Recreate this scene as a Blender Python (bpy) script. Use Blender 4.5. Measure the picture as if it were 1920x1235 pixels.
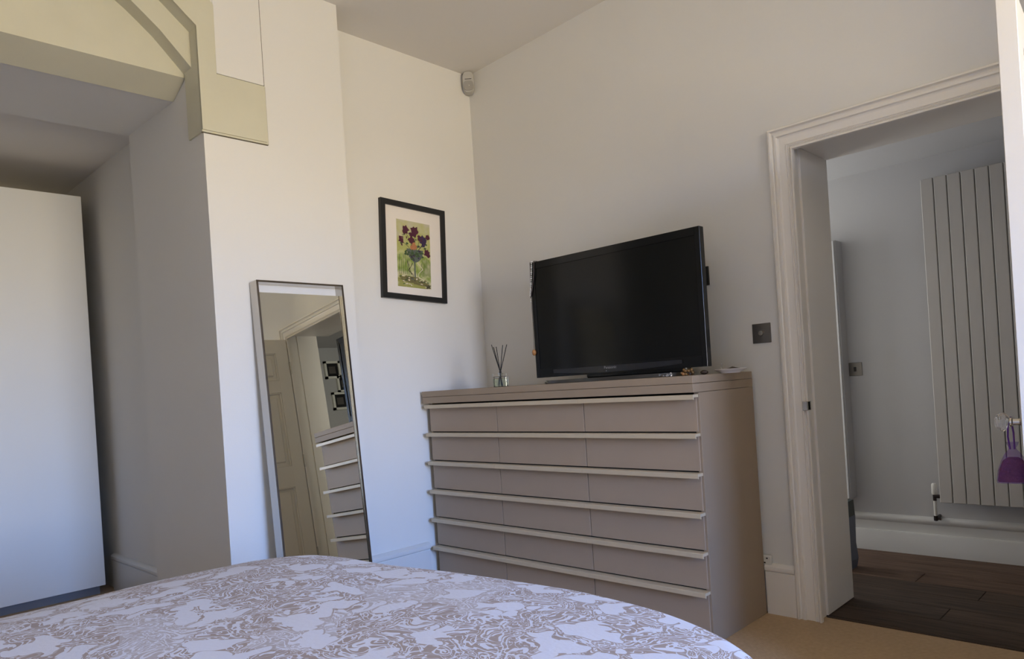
import bpy, bmesh, math, random
from mathutils import Vector, Matrix, noise
R = math.radians
random.seed(7)
S = bpy.context.scene
for o in list(bpy.data.objects): bpy.data.objects.remove(o)
C = S.collection

# ------------------------------------------------------------------ camera
EYE = 1.10
cam_d = bpy.data.cameras.new('camera'); cam = bpy.data.objects.new('camera', cam_d); C.objects.link(cam)
cam_d.sensor_fit = 'HORIZONTAL'; cam_d.sensor_width = 36.0
cam_d.lens = 1352.93 / 1920 * 36.0
cam_d.shift_y = (720 - 617.5) / 1920
cam_d.clip_start = 0.02
yaw, pitch, roll = R(44.189), R(-0.055), R(-3.658)
fw = Vector((-math.sin(yaw)*math.cos(pitch), math.cos(yaw)*math.cos(pitch), math.sin(pitch)))
rt = Vector((math.cos(yaw), math.sin(yaw), 0)); up = rt.cross(fw)
r2 = rt*math.cos(roll) + up*math.sin(roll); u2 = up*math.cos(roll) - rt*math.sin(roll)
cam.matrix_world = Matrix(((r2.x, u2.x, -fw.x, 0), (r2.y, u2.y, -fw.y, 0), (r2.z, u2.z, -fw.z, EYE), (0, 0, 0, 1)))
S.camera = cam

# ------------------------------------------------------------------ world: blue sky, pale horizon, sunlit ground
SKY_STRENGTH = 29.0
w = bpy.data.worlds.new('daylight'); S.world = w; w.use_nodes = True
nt = w.node_tree; nt.nodes.clear()
tc = nt.nodes.new('ShaderNodeTexCoord'); sx = nt.nodes.new('ShaderNodeSeparateXYZ')
rp = nt.nodes.new('ShaderNodeValToRGB'); mr = nt.nodes.new('ShaderNodeMapRange')
bg = nt.nodes.new('ShaderNodeBackground'); ow = nt.nodes.new('ShaderNodeOutputWorld')
nt.links.new(tc.outputs['Generated'], sx.inputs[0]); nt.links.new(sx.outputs['Z'], mr.inputs['Value'])
mr.inputs['From Min'].default_value = -1; mr.inputs['From Max'].default_value = 1
nt.links.new(mr.outputs[0], rp.inputs[0]); nt.links.new(rp.outputs[0], bg.inputs[0]); nt.links.new(bg.outputs[0], ow.inputs[0])
cr = rp.color_ramp; cr.elements[0].position = 0.0; cr.elements[0].color = (0.62, 0.55, 0.38, 1)
cr.elements[1].position = 1.0; cr.elements[1].color = (0.25, 0.48, 1.05, 1)
for p_, c_ in ((0.485, (0.74, 0.63, 0.45, 1)), (0.505, (1.10, 0.98, 0.82, 1)), (0.518, (1.0, 0.97, 0.98, 1)), (0.552, (0.45, 0.74, 1.42, 1)), (0.64, (0.28, 0.58, 1.45, 1))):
    e = cr.elements.new(p_); e.color = c_
bg.inputs[1].default_value = SKY_STRENGTH

# window that lights the bedroom (in the wall behind the camera's right shoulder)
WX = 2.60; WIN = (0.35, 1.95, 0.75, 2.45)          # y0, y1, z0, z1
pl = bpy.data.lights.new('window_portal', 'AREA'); po = bpy.data.objects.new('window_portal', pl); C.objects.link(po)
pl.shape = 'RECTANGLE'; pl.size = WIN[1]-WIN[0]; pl.size_y = WIN[3]-WIN[2]; pl.cycles.is_portal = True
po.location = (WX+0.24, (WIN[0]+WIN[1])/2, (WIN[2]+WIN[3])/2)
po.rotation_euler = (R(90), 0, R(90))
# daylight entering the hall from the window at its far left end
hl = bpy.data.lights.new('hall_daylight', 'AREA'); ho = bpy.data.objects.new('hall_daylight', hl); C.objects.link(ho)
hl.shape = 'RECTANGLE'; hl.size = 0.7; hl.size_y = 1.3; hl.energy = 17.0; hl.color = (0.95, 0.97, 1.0)
ho.location = (-3.10, 4.0, 1.45); ho.rotation_euler = (R(90), 0, R(-90))

S.view_settings.view_transform = 'Standard'; S.view_settings.look = 'None'
S.view_settings.exposure = 0.20; S.view_settings.gamma = 1.0; S.view_settings.use_curve_mapping = False

# ------------------------------------------------------------------ material helpers
def mat(name, col, rough=0.6, metal=0.0, spec=0.5, noise_amt=0.0, noise_scale=20, bump=0.0, bump_scale=200, coat=0.0, trans=0.0, ior=1.5, alpha=1.0):
    m = bpy.data.materials.new(name); m.use_nodes = True; n = m.node_tree; b = n.nodes['Principled BSDF']
    b.inputs['Base Color'].default_value = (*col, 1); b.inputs['Roughness'].default_value = rough
    b.inputs['Metallic'].default_value = metal; b.inputs['Specular IOR Level'].default_value = spec
    b.inputs['Coat Weight'].default_value = coat; b.inputs['Transmission Weight'].default_value = trans
    b.inputs['IOR'].default_value = ior; b.inputs['Alpha'].default_value = alpha
    t = n.nodes.new('ShaderNodeTexCoord')
    if noise_amt > 0:
        ns = n.nodes.new('ShaderNodeTexNoise'); ns.inputs['Scale'].default_value = noise_scale; ns.inputs['Detail'].default_value = 4
        n.links.new(t.outputs['Object'], ns.inputs['Vector'])
        mx = n.nodes.new('ShaderNodeMix'); mx.data_type = 'RGBA'
        mx.inputs['A'].default_value = (*[c*(1-noise_amt) for c in col], 1); mx.inputs['B'].default_value = (*[min(1, c*(1+noise_amt)) for c in col], 1)
        n.links.new(ns.outputs['Fac'], mx.inputs['Factor']); n.links.new(mx.outputs['Result'], b.inputs['Base Color'])
    if bump > 0:
        nb = n.nodes.new('ShaderNodeTexNoise'); nb.inputs['Scale'].default_value = bump_scale; nb.inputs['Detail'].default_value = 3
        n.links.new(t.outputs['Object'], nb.inputs['Vector'])
        bp = n.nodes.new('ShaderNodeBump'); bp.inputs['Strength'].default_value = bump; bp.inputs['Distance'].default_value = 0.002
        n.links.new(nb.outputs['Fac'], bp.inputs['Height']); n.links.new(bp.outputs['Normal'], b.inputs['Normal'])
    return m

M = {}
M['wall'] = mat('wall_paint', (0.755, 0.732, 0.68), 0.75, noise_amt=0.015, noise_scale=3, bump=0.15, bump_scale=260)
M['ceiling'] = mat('ceiling_paint', (0.78, 0.74, 0.68), 0.85, noise_amt=0.015, noise_scale=3, bump=0.1, bump_scale=200)
M['cream'] = mat('cream_paint', (0.62, 0.59, 0.45), 0.5, noise_amt=0.05, noise_scale=7, bump=0.12, bump_scale=60)
M['cream_edge'] = mat('cream_edge_paint', (0.50, 0.46, 0.37), 0.55, noise_amt=0.05, noise_scale=7)
M['joint'] = mat('joint_shadow', (0.10, 0.085, 0.055), 0.9, noise_amt=0.2)  # dark tone standing in for shade in the narrow gaps
M['trim'] = mat('trim_gloss_paint', (0.86, 0.81, 0.73), 0.35, noise_amt=0.02, noise_scale=8, bump=0.08, bump_scale=40)
M['door'] = mat('door_gloss_paint', (0.80, 0.75, 0.67), 0.38, noise_amt=0.02, noise_scale=8)
M['skirt'] = mat('skirting_paint', (0.70, 0.69, 0.66), 0.35, noise_amt=0.02, noise_scale=8)
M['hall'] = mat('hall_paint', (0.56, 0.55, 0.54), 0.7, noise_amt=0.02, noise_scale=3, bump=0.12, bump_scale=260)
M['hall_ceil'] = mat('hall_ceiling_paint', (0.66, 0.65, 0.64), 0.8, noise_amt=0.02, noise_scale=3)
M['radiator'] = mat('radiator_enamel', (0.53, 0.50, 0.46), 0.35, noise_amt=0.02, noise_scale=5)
M['ward'] = mat('wardrobe_lacquer', (0.82, 0.82, 0.79), 0.5, noise_amt=0.01, noise_scale=3)
M['ward_dark'] = mat('wardrobe_plinth', (0.20, 0.20, 0.21), 0.5, noise_amt=0.03)
M['dresser'] = mat('taupe_lacquer', (0.370, 0.282, 0.195), 0.6, spec=0.3, noise_amt=0.03, noise_scale=9, bump=0.05, bump_scale=300)
M['dresser_front'] = mat('taupe_drawer_lacquer', (0.425, 0.328, 0.238), 0.6, spec=0.3, noise_amt=0.03, noise_scale=9, bump=0.05, bump_scale=300)
M['handle'] = mat('beige_handle_lacquer', (0.62, 0.51, 0.35), 0.4, noise_amt=0.03, noise_scale=9)
M['gap'] = mat('shadow_gap_dark', (0.03, 0.027, 0.025), 0.8, noise_amt=0.02)
M['tvblack'] = mat('tv_gloss_black', (0.005, 0.006, 0.007), 0.16, spec=0.35, noise_amt=0.02)
M['tvscreen'] = mat('tv_panel_glass', (0.004, 0.005, 0.005), 0.16, spec=0.32, noise_amt=0.02)
M['tvstrip'] = mat('tv_smoked_strip', (0.022, 0.023, 0.027), 0.2, noise_amt=0.02)
M['tvbase'] = mat('tv_base_gloss', (0.060, 0.054, 0.045), 0.14, noise_amt=0.02)
M['silver'] = mat('silver_print', (0.35, 0.35, 0.36), 0.4, metal=0.5, noise_amt=0.02)
M['chrome'] = mat('polished_nickel', (0.55, 0.52, 0.47), 0.24, metal=1.0, noise_amt=0.03, noise_scale=6)
M['frame_edge'] = mat('aged_nickel_edge', (0.17, 0.145, 0.12), 0.28, metal=1.0, noise_amt=0.08, noise_scale=9)
M['mirror'] = mat('mirror_silvering', (0.80, 0.79, 0.69), 0.0, metal=1.0, noise_amt=0.0)
M['white_board'] = mat('white_backing', (0.82, 0.81, 0.79), 0.6, noise_amt=0.02)
M['black_frame'] = mat('black_frame_wood', (0.010, 0.010, 0.010), 0.35, noise_amt=0.05)
M['mount'] = mat('mount_board', (0.78, 0.72, 0.65), 0.8, noise_amt=0.01)
M['nickel_dark'] = mat('black_nickel', (0.23, 0.21, 0.19), 0.32, metal=0.9, noise_amt=0.08, noise_scale=12)
M['black_plastic'] = mat('black_plastic', (0.02, 0.02, 0.02), 0.4, noise_amt=0.05)
M['white_plastic'] = mat('white_plastic', (0.72, 0.70, 0.64), 0.4, noise_amt=0.02)
M['grey_plastic'] = mat('sensor_grey_plastic', (0.50, 0.48, 0.44), 0.45, noise_amt=0.02)
M['lens'] = mat('sensor_lens', (0.36, 0.34, 0.31), 0.3, noise_amt=0.02)
M['reed'] = mat('black_reed', (0.012, 0.011, 0.011), 0.7, noise_amt=0.1, noise_scale=90)
M['glass'] = mat('clear_glass', (0.96, 0.98, 0.96), 0.02, trans=1.0, ior=1.45)
M['oil'] = mat('scented_oil', (0.80, 0.90, 0.74), 0.02, trans=1.0, ior=1.36)
M['crystal'] = mat('faceted_glass', (0.97, 0.97, 0.97), 0.0, trans=0.85, ior=1.6)
M['porcelain'] = mat('dish_porcelain', (0.72, 0.68, 0.66), 0.25, noise_amt=0.02)
M['amber'] = mat('amber_stone', (0.46, 0.21, 0.07), 0.15, noise_amt=0.35, noise_scale=60, coat=0.5)
M['bead_gold'] = mat('gold_brown_bead', (0.26, 0.155, 0.065), 0.2, metal=0.4, noise_amt=0.5, noise_scale=70)
M['bead_dark'] = mat('dark_bead', (0.05, 0.035, 0.028), 0.25, noise_amt=0.2, noise_scale=60)
M['pearl'] = mat('silver_pearl', (0.80, 0.79, 0.76), 0.18, noise_amt=0.1, noise_scale=200, coat=0.6)
M['cord'] = mat('brown_cord', (0.10, 0.07, 0.05), 0.8, noise_amt=0.1, noise_scale=90)
M['organza'] = mat('purple_organza', (0.16, 0.035, 0.33), 0.5, noise_amt=0.12, noise_scale=40, alpha=0.30)
M['ribbon'] = mat('purple_ribbon', (0.10, 0.02, 0.20), 0.4, noise_amt=0.1, noise_scale=40)
M['potpourri'] = mat('dried_petals', (0.12, 0.040, 0.022), 0.9, noise_amt=0.75, noise_scale=120, bump=1.0, bump_scale=140)
M['bag_blue'] = mat('slate_blue_card', (0.12, 0.14, 0.19), 0.5, noise_amt=0.2, noise_scale=15)
M['bag_dark'] = mat('dark_green_print', (0.025, 0.035, 0.03), 0.45, noise_amt=0.6, noise_scale=12)
M['divan'] = mat('divan_fabric', (0.42, 0.38, 0.34), 0.9, noise_amt=0.06, noise_scale=60, bump=0.4, bump_scale=500)
M['mattress'] = mat('mattress_ticking', (0.72, 0.71, 0.70), 0.9, noise_amt=0.03, bump=0.3, bump_scale=300)
M['window_paint'] = mat('window_frame_paint', (0.78, 0.77, 0.74), 0.4, noise_amt=0.02)
M['hinge'] = mat('hinge_steel', (0.55, 0.52, 0.47), 0.3, metal=1.0, noise_amt=0.05)
M['art_white'] = mat('cream_small_frame', (0.88, 0.86, 0.76), 0.5, noise_amt=0.03)
M['copper_cap'] = mat('dark_valve_metal', (0.035, 0.025, 0.025), 0.35, metal=0.4, noise_amt=0.1)

def pane_mat():
    m = bpy.data.materials.new('window_pane_glass'); m.use_nodes = True; n = m.node_tree; n.nodes.clear()
    o = n.nodes.new('ShaderNodeOutputMaterial'); mx = n.nodes.new('ShaderNodeMixShader'); t = n.nodes.new('ShaderNodeBsdfTransparent'); g = n.nodes.new('ShaderNodeBsdfGlossy')
    g.inputs['Roughness'].default_value = 0.02; mx.inputs[0].default_value = 0.05
    n.links.new(t.outputs[0], mx.inputs[1]); n.links.new(g.outputs[0], mx.inputs[2]); n.links.new(mx.outputs[0], o.inputs[0]); return m
M['pane'] = pane_mat()

def nodes_of(name):
    m = bpy.data.materials.new(name); m.use_nodes = True; n = m.node_tree
    return m, n, n.nodes['Principled BSDF'], n.nodes.new('ShaderNodeTexCoord')
def mnode(n, op, a, b=None, c=None):
    q = n.nodes.new('ShaderNodeMath'); q.operation = op
    for i, v in enumerate((a, b, c)):
        if v is None: continue
        if isinstance(v, (int, float)): q.inputs[i].default_value = v
        else: n.links.new(v, q.inputs[i])
    return q.outputs[0]

def carpet_mat():
    m, n, b, t = nodes_of('woven_sisal_carpet')
    mp = n.nodes.new('ShaderNodeMapping'); mp.inputs['Rotation'].default_value = (0, 0, R(8)); n.links.new(t.outputs['Object'], mp.inputs[0])
    s = n.nodes.new('ShaderNodeSeparateXYZ'); n.links.new(mp.outputs[0], s.inputs[0])
    wx = mnode(n, 'SINE', mnode(n, 'MULTIPLY', s.outputs['X'], 2*math.pi/0.011)); wy = mnode(n, 'SINE', mnode(n, 'MULTIPLY', s.outputs['Y'], 2*math.pi/0.008))
    wv = mnode(n, 'ADD', mnode(n, 'MULTIPLY', mnode(n, 'MULTIPLY', wx, wy), 0.35), 0.5)
    ns = n.nodes.new('ShaderNodeTexNoise'); ns.inputs['Scale'].default_value = 60; n.links.new(t.outputs['Object'], ns.inputs['Vector'])
    f = mnode(n, 'ADD', mnode(n, 'MULTIPLY', wv, 0.75), mnode(n, 'MULTIPLY', ns.outputs['Fac'], 0.3))
    r = n.nodes.new('ShaderNodeValToRGB'); r.color_ramp.elements[0].position = 0.2; r.color_ramp.elements[0].color = (0.36, 0.23, 0.125, 1)
    r.color_ramp.elements[1].position = 0.85; r.color_ramp.elements[1].color = (0.74, 0.54, 0.33, 1)
    n.links.new(f, r.inputs[0]); n.links.new(r.outputs[0], b.inputs['Base Color']); b.inputs['Roughness'].default_value = 0.95
    bp = n.nodes.new('ShaderNodeBump'); bp.inputs['Strength'].default_value = 0.7; bp.inputs['Distance'].default_value = 0.003
    n.links.new(wv, bp.inputs['Height']); n.links.new(bp.outputs[0], b.inputs['Normal']); return m
M['carpet'] = carpet_mat()

def plank_mat(name, c0, c1):
    m, n, b, t = nodes_of(name)
    mp = n.nodes.new('ShaderNodeMapping'); mp.inputs['Scale'].default_value = (2.0, 26.0, 10.0); n.links.new(t.outputs['Object'], mp.inputs[0])
    ns = n.nodes.new('ShaderNodeTexNoise'); ns.inputs['Scale'].default_value = 1.6; ns.inputs['Detail'].default_value = 8; ns.inputs['Distortion'].default_value = 1.2
    n.links.new(mp.outputs[0], ns.inputs['Vector'])
    r = n.nodes.new('ShaderNodeValToRGB'); r.color_ramp.elements[0].position = 0.35; r.color_ramp.elements[0].color = (*c0, 1)
    r.color_ramp.elements[1].position = 0.68; r.color_ramp.elements[1].color = (*c1, 1)
    n.links.new(ns.outputs['Fac'], r.inputs[0]); n.links.new(r.outputs[0], b.inputs['Base Color']); b.inputs['Roughness'].default_value = 0.62; b.inputs['Specular IOR Level'].default_value = 0.25
    bp = n.nodes.new('ShaderNodeBump'); bp.inputs['Strength'].default_value = 0.2; bp.inputs['Distance'].default_value = 0.002
    n.links.new(ns.outputs['Fac'], bp.inputs['Height']); n.links.new(bp.outputs[0], b.inputs['Normal']); return m
M['plank'] = [plank_mat('dark_oak_plank', (0.030, 0.019, 0.013), (0.072, 0.047, 0.032)),
              plank_mat('smoked_oak_plank', (0.038, 0.024, 0.016), (0.090, 0.058, 0.039)),
              plank_mat('red_brown_oak_plank', (0.070, 0.040, 0.026), (0.150, 0.092, 0.062))]

def duvet_mat():
    m, n, b, t = nodes_of('paisley_jacquard')
    mp = n.nodes.new('ShaderNodeMapping'); n.links.new(t.outputs['Object'], mp.inputs[0])
    mp.inputs['Scale'].default_value = (1, 1, 0)
    dn = n.nodes.new('ShaderNodeTexNoise'); dn.inputs['Scale'].default_value = 7; dn.inputs['Detail'].default_value = 2; n.links.new(mp.outputs[0], dn.inputs['Vector'])
    vs = n.nodes.new('ShaderNodeVectorMath'); vs.operation = 'SCALE'; vs.inputs['Scale'].default_value = 0.16
    vsub = n.nodes.new('ShaderNodeVectorMath'); vsub.operation = 'SUBTRACT'; vsub.inputs[1].default_value = (0.5, 0.5, 0.5)
    n.links.new(dn.outputs['Color'], vsub.inputs[0]); n.links.new(vsub.outputs[0], vs.inputs[0])
    va = n.nodes.new('ShaderNodeVectorMath'); va.operation = 'ADD'; n.links.new(mp.outputs[0], va.inputs[0]); n.links.new(vs.outputs[0], va.inputs[1])
    def vor(scale, vec, feat='F1', rnd=0.9):
        v = n.nodes.new('ShaderNodeTexVoronoi'); v.voronoi_dimensions = '2D'; v.feature = feat; v.inputs['Scale'].default_value = scale
        v.inputs['Randomness'].default_value = rnd; n.links.new(vec, v.inputs['Vector']); return v
    v1 = vor(6.0, va.outputs[0]); v2 = vor(15.0, va.outputs[0])
    d1 = v1.outputs['Distance']; d2 = v2.outputs['Distance']
    blob = mnode(n, 'LESS_THAN', d1, 0.22)                                             # flower hearts
    petal = mnode(n, 'MULTIPLY', mnode(n, 'LESS_THAN', d2, 0.36), mnode(n, 'LESS_THAN', d1, 0.40))   # petals round them
    white = mnode(n, 'MAXIMUM', blob, petal)
    rim = mnode(n, 'MULTIPLY', mnode(n, 'MULTIPLY', mnode(n, 'GREATER_THAN', d2, 0.36), mnode(n, 'LESS_THAN', d2, 0.43)), mnode(n, 'LESS_THAN', d1, 0.42))
    def field(scale, k, wid, ph):
        q = n.nodes.new('ShaderNodeTexNoise'); q.inputs['Scale'].default_value = scale; q.inputs['Detail'].default_value = 1.2; q.inputs['Distortion'].default_value = 1.4
        n.links.new(va.outputs[0], q.inputs['Vector'])
        return mnode(n, 'LESS_THAN', mnode(n, 'ABSOLUTE', mnode(n, 'SINE', mnode(n, 'ADD', mnode(n, 'MULTIPLY', q.outputs['Fac'], k), ph))), wid)
    l1 = field(9.0, 34.0, 0.42, 0.0); l2 = field(21.0, 20.0, 0.30, 1.1)
    n2 = n.nodes.new('ShaderNodeTexNoise'); n2.inputs['Scale'].default_value = 3.2; n2.inputs['Detail'].default_value = 1; n.links.new(mp.outputs[0], n2.inputs['Vector'])
    pale_ground = mnode(n, 'GREATER_THAN', n2.outputs['Fac'], 0.56)                              # paler patches of ground
    inv = lambda v_: mnode(n, 'SUBTRACT', 1.0, v_)
    brown = mnode(n, 'MULTIPLY', inv(l1), inv(l2))
    brown = mnode(n, 'MULTIPLY', brown, inv(mnode(n, 'MULTIPLY', pale_ground, 0.35)))
    brown = mnode(n, 'MULTIPLY', brown, inv(white))
    brown = mnode(n, 'MAXIMUM', brown, mnode(n, 'MULTIPLY', mnode(n, 'MULTIPLY', rim, inv(blob)), 0.75))
    mx = n.nodes.new('ShaderNodeMix'); mx.data_type = 'RGBA'; mx.inputs['A'].default_value = (0.68, 0.67, 0.72, 1); mx.inputs['B'].default_value = (0.34, 0.25, 0.19, 1)
    n.links.new(brown, mx.inputs['Factor']); n.links.new(mx.outputs['Result'], b.inputs['Base Color'])
    b.inputs['Roughness'].default_value = 0.85; b.inputs['Sheen Weight'].default_value = 0.15
    n3 = n.nodes.new('ShaderNodeTexNoise'); n3.inputs['Scale'].default_value = 90; n3.inputs['Detail'].default_value = 3; n.links.new(mp.outputs[0], n3.inputs['Vector'])
    hh = mnode(n, 'ADD', mnode(n, 'MULTIPLY', mnode(n, 'SUBTRACT', 1.0, brown), 0.8), mnode(n, 'MULTIPLY', n3.outputs['Fac'], 0.8))
    bp = n.nodes.new('ShaderNodeBump'); bp.inputs['Strength'].default_value = 0.5; bp.inputs['Distance'].default_value = 0.003
    n.links.new(hh, bp.inputs['Height']); n.links.new(bp.outputs[0], b.inputs['Normal']); return m
M['duvet'] = duvet_mat()

# ------------------------------------------------------------------ object helpers
OFF = {}
def off(o): return OFF.get(o.name, Vector((0, 0, 0))) if o else Vector((0, 0, 0))
def tag(o, label=None, cat=None, group=None, kind=None):
    if label: o['label'] = label
    if cat: o['category'] = cat
    if group: o['group'] = group
    if kind: o['kind'] = kind
    return o
def thing(name, label, cat, loc=(0, 0, 0), rot=(0, 0, 0), group=None):
    o = bpy.data.objects.new(name, None); C.objects.link(o); o.location = loc; o.rotation_euler = rot; o.empty_display_size = 0.05
    OFF[o.name] = Vector(loc) if tuple(rot) == (0, 0, 0) else Vector((0, 0, 0))
    return tag(o, label, cat, group)
def obj(name, bm, m, parent=None, smooth=False, sharp=35):
    """bm in world coordinates (or the local frame of a rotated thing); linked as one mesh under parent"""
    d = off(parent)
    if d.length > 0: bmesh.ops.translate(bm, verts=bm.verts, vec=-d)
    me = bpy.data.meshes.new(name); bm.normal_update(); bm.to_mesh(me); bm.free()
    for x in (m if isinstance(m, (list, tuple)) else [m]): me.materials.append(x)
    o = bpy.data.objects.new(name, me); C.objects.link(o); o.parent = parent; OFF[o.name] = d
    if smooth:
        for p in me.polygons: p.use_smooth = True
        me.set_sharp_from_angle(angle=R(sharp))
    return o
def struct(name, bm, m, smooth=False): return tag(obj(name, bm, m, None, smooth), kind='structure')
def box(bm, x0, x1, y0, y1, z0, z1, bev=0.0, seg=1):
    x0, x1 = min(x0, x1), max(x0, x1); y0, y1 = min(y0, y1), max(y0, y1); z0, z1 = min(z0, z1), max(z0, z1)
    vs = bmesh.ops.create_cube(bm, size=1.0)['verts']
    for v in vs: v.co = Vector((x0+(v.co.x+.5)*(x1-x0), y0+(v.co.y+.5)*(y1-y0), z0+(v.co.z+.5)*(z1-z0)))
    if bev > 0: bmesh.ops.bevel(bm, geom=list({e for v in vs for e in v.link_edges}), offset=bev, segments=seg, affect='EDGES', profile=0.5)
    return bm
def B(*a, bev=0.0, seg=1): return box(bmesh.new(), *a, bev=bev, seg=seg)
def prism(bm, pts, fn, d0, d1):
    """polygon pts (2D) extruded between d0 and d1; fn(u, v, d) gives the point"""
    a = [bm.verts.new(fn(u, v, d0)) for u, v in pts]; b = [bm.verts.new(fn(u, v, d1)) for u, v in pts]; k = len(pts)
    bm.faces.new(a); bm.faces.new(b[::-1])
    for i in range(k): bm.faces.new((a[i], b[i], b[(i+1) % k], a[(i+1) % k]))
    bmesh.ops.recalc_face_normals(bm, faces=bm.faces); return bm
def lathe(bm, prof, n=24, mtx=None):
    """prof: (r, z) list, revolved around z"""
    rows = []
    for r_, z_ in prof:
        rows.append([bm.verts.new((r_*math.cos(2*math.pi*i/n), r_*math.sin(2*math.pi*i/n), z_)) for i in range(n)] if r_ > 1e-6 else [bm.verts.new((0, 0, z_))])
    for a, b in zip(rows, rows[1:]):
        for i in range(n):
            j = (i+1) % n
            if len(a) == 1 and len(b) == 1: continue
            if len(a) == 1: bm.faces.new((a[0], b[i], b[j]))
            elif len(b) == 1: bm.faces.new((a[i], b[0], a[j]))
            else: bm.faces.new((a[i], b[i], b[j], a[j]))
    if mtx is not None: bmesh.ops.transform(bm, matrix=mtx, verts=[v for r_ in rows for v in r_])
    bmesh.ops.recalc_face_normals(bm, faces=bm.faces); return bm
def tube(bm, pts, rad, n=8):
    pts = [Vector(p) for p in pts]; rows = []
    for i, p in enumerate(pts):
        t = (pts[min(i+1, len(pts)-1)] - pts[max(i-1, 0)]).normalized()
        a = t.orthogonal().normalized() if i == 0 else (prev - t*prev.dot(t)).normalized()
        prev = a; c = t.cross(a); rr = rad[i] if isinstance(rad, (list, tuple)) else rad
        rows.append([bm.verts.new(p + (a*math.cos(2*math.pi*k/n) + c*math.sin(2*math.pi*k/n))*rr) for k in range(n)])
    for a, b in zip(rows, rows[1:]):
        for k in range(n): bm.faces.new((a[k], a[(k+1) % n], b[(k+1) % n], b[k]))
    bm.faces.new(rows[0][::-1]); bm.faces.new(rows[-1])
    bmesh.ops.recalc_face_normals(bm, faces=bm.faces); return bm
def ball(bm, c, r, sub=2, sc=(1, 1, 1)):
    vs = bmesh.ops.create_icosphere(bm, subdivisions=sub, radius=r)['verts']
    for v in vs: v.co = Vector((v.co.x*sc[0], v.co.y*sc[1], v.co.z*sc[2])) + Vector(c)
    return bm

# ------------------------------------------------------------------ the rooms
TVY = 3.09; XC = -3.212; XP = -3.015; YL = 1.33; YR = 2.03
DX0, DX1 = -1.250, -0.400; DH = 2.045; DB = 3.48; DB2 = 3.36   # doorway reveal
HY = 4.465; HX0, HX1 = -3.15, 0.62; HZ = 2.19
TOP = 3.30
struct('floor', B(-5.45, WX, -1.0, 3.158, -0.06, 0.0), M['carpet'])
bm = bmesh.new()
box(bm, -3.5, DX0-0.012, TVY, DB, 0, TOP); box(bm, DX0-0.012, DX1+0.012, TVY, DB, DH+0.012, TOP); box(bm, DX1+0.012, WX+0.25, TVY, DB2, 0, TOP)
struct('wall_back', bm, M['wall'])
struct('wall_left', B(XC-0.3, XC, YR-0.2, TVY+0.1, 0, TOP), M['wall'])
struct('wall_pier', B(-3.885, XP, YL, YR, 0, TOP), M['wall'])
struct('wall_alcove_side', B(-5.5, -3.80, 1.43, 1.62, 0, 2.75), M['wall'])
struct('wall_alcove_end', B(-5.6, -5.42, -1.1, 1.62, 0, 2.75), M['wall'])
struct('ceiling_alcove', B(-5.6, -3.88, -1.1, 1.62, 2.54, 2.66), M['ceiling'])
struct('wall_front', B(-5.6, WX+0.25, -1.2, -1.0, 0, TOP), M['wall'])
# ceiling, rising very slightly away from the left wall
bm = bmesh.new(); cz = lambda x: 3.012 + 0.030*(x+3.1)
prism(bm, [(-3.6, cz(-3.6)), (WX+0.3, cz(WX+0.3)), (WX+0.3, cz(WX+0.3)+0.1), (-3.6, cz(-3.6)+0.1)], lambda u, v, d: (u, d, v), -1.1, TVY+0.2)
struct('ceiling', bm, M['ceiling'])
# wall with the window
bm = bmesh.new(); y0, y1, z0, z1 = WIN
box(bm, WX, WX+0.25, -1.1, y0, 0, TOP); box(bm, WX, WX+0.25, y1, TVY+0.1, 0, TOP); box(bm, WX, WX+0.25, y0, y1, 0, z0); box(bm, WX, WX+0.25, y0, y1, z1, TOP)
struct('wall_right', bm, M['wall'])
struct('wall_light_blocker', B(0.35, WX+.02, 2.38, TVY+.02, 0, TOP), M['wall'])   # unseen block added to keep window light off the back wall's right end
bm = bmesh.new()
for a in ((y0, y0+.05, z0, z1), (y1-.05, y1, z0, z1), (y0, y1, z0, z0+.05), (y0, y1, z1-.05, z1), ((y0+y1)/2-.02, (y0+y1)/2+.02, z0, z1), (y0, y1, 1.85, 1.89)):
    box(bm, WX+.14, WX+.19, *a)
wf = struct('window_1', bm, M['window_paint'])
for ya, yb in ((y0+.05, (y0+y1)/2-.02), ((y0+y1)/2+.02, y1-.05)):
    for za, zb in ((z0+.05, 1.85), (1.89, z1-.05)): obj('pane', B(WX+.162, WX+.166, ya, yb, za, zb), M['pane'], wf)
# beam and soffit across the alcove opening
AY0 = -0.80
struct('wall_alcove_jamb', B(-3.885, XP, -1.1, AY0, 0, TOP), M['wall'])
bm = bmesh.new(); prism(bm, [(-3.30, 2.468), (-3.90, 2.480), (-3.90, TOP), (-3.30, TOP)], lambda u, v, d: (u, d, v), AY0-.05, YL+.02)
struct('ceiling_soffit', bm, M['wall'])
bm = bmesh.new(); prism(bm, [(-3.160, 2.522), (-3.305, 2.464), (-3.305, TOP), (-3.160, TOP)], lambda u, v, d: (u, d, v), AY0-.02, YL-.001)
beam = tag(obj('timber_beam', bm, M['cream']), 'cream painted beam panel spanning the alcove opening under the arch', 'beam')
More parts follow.
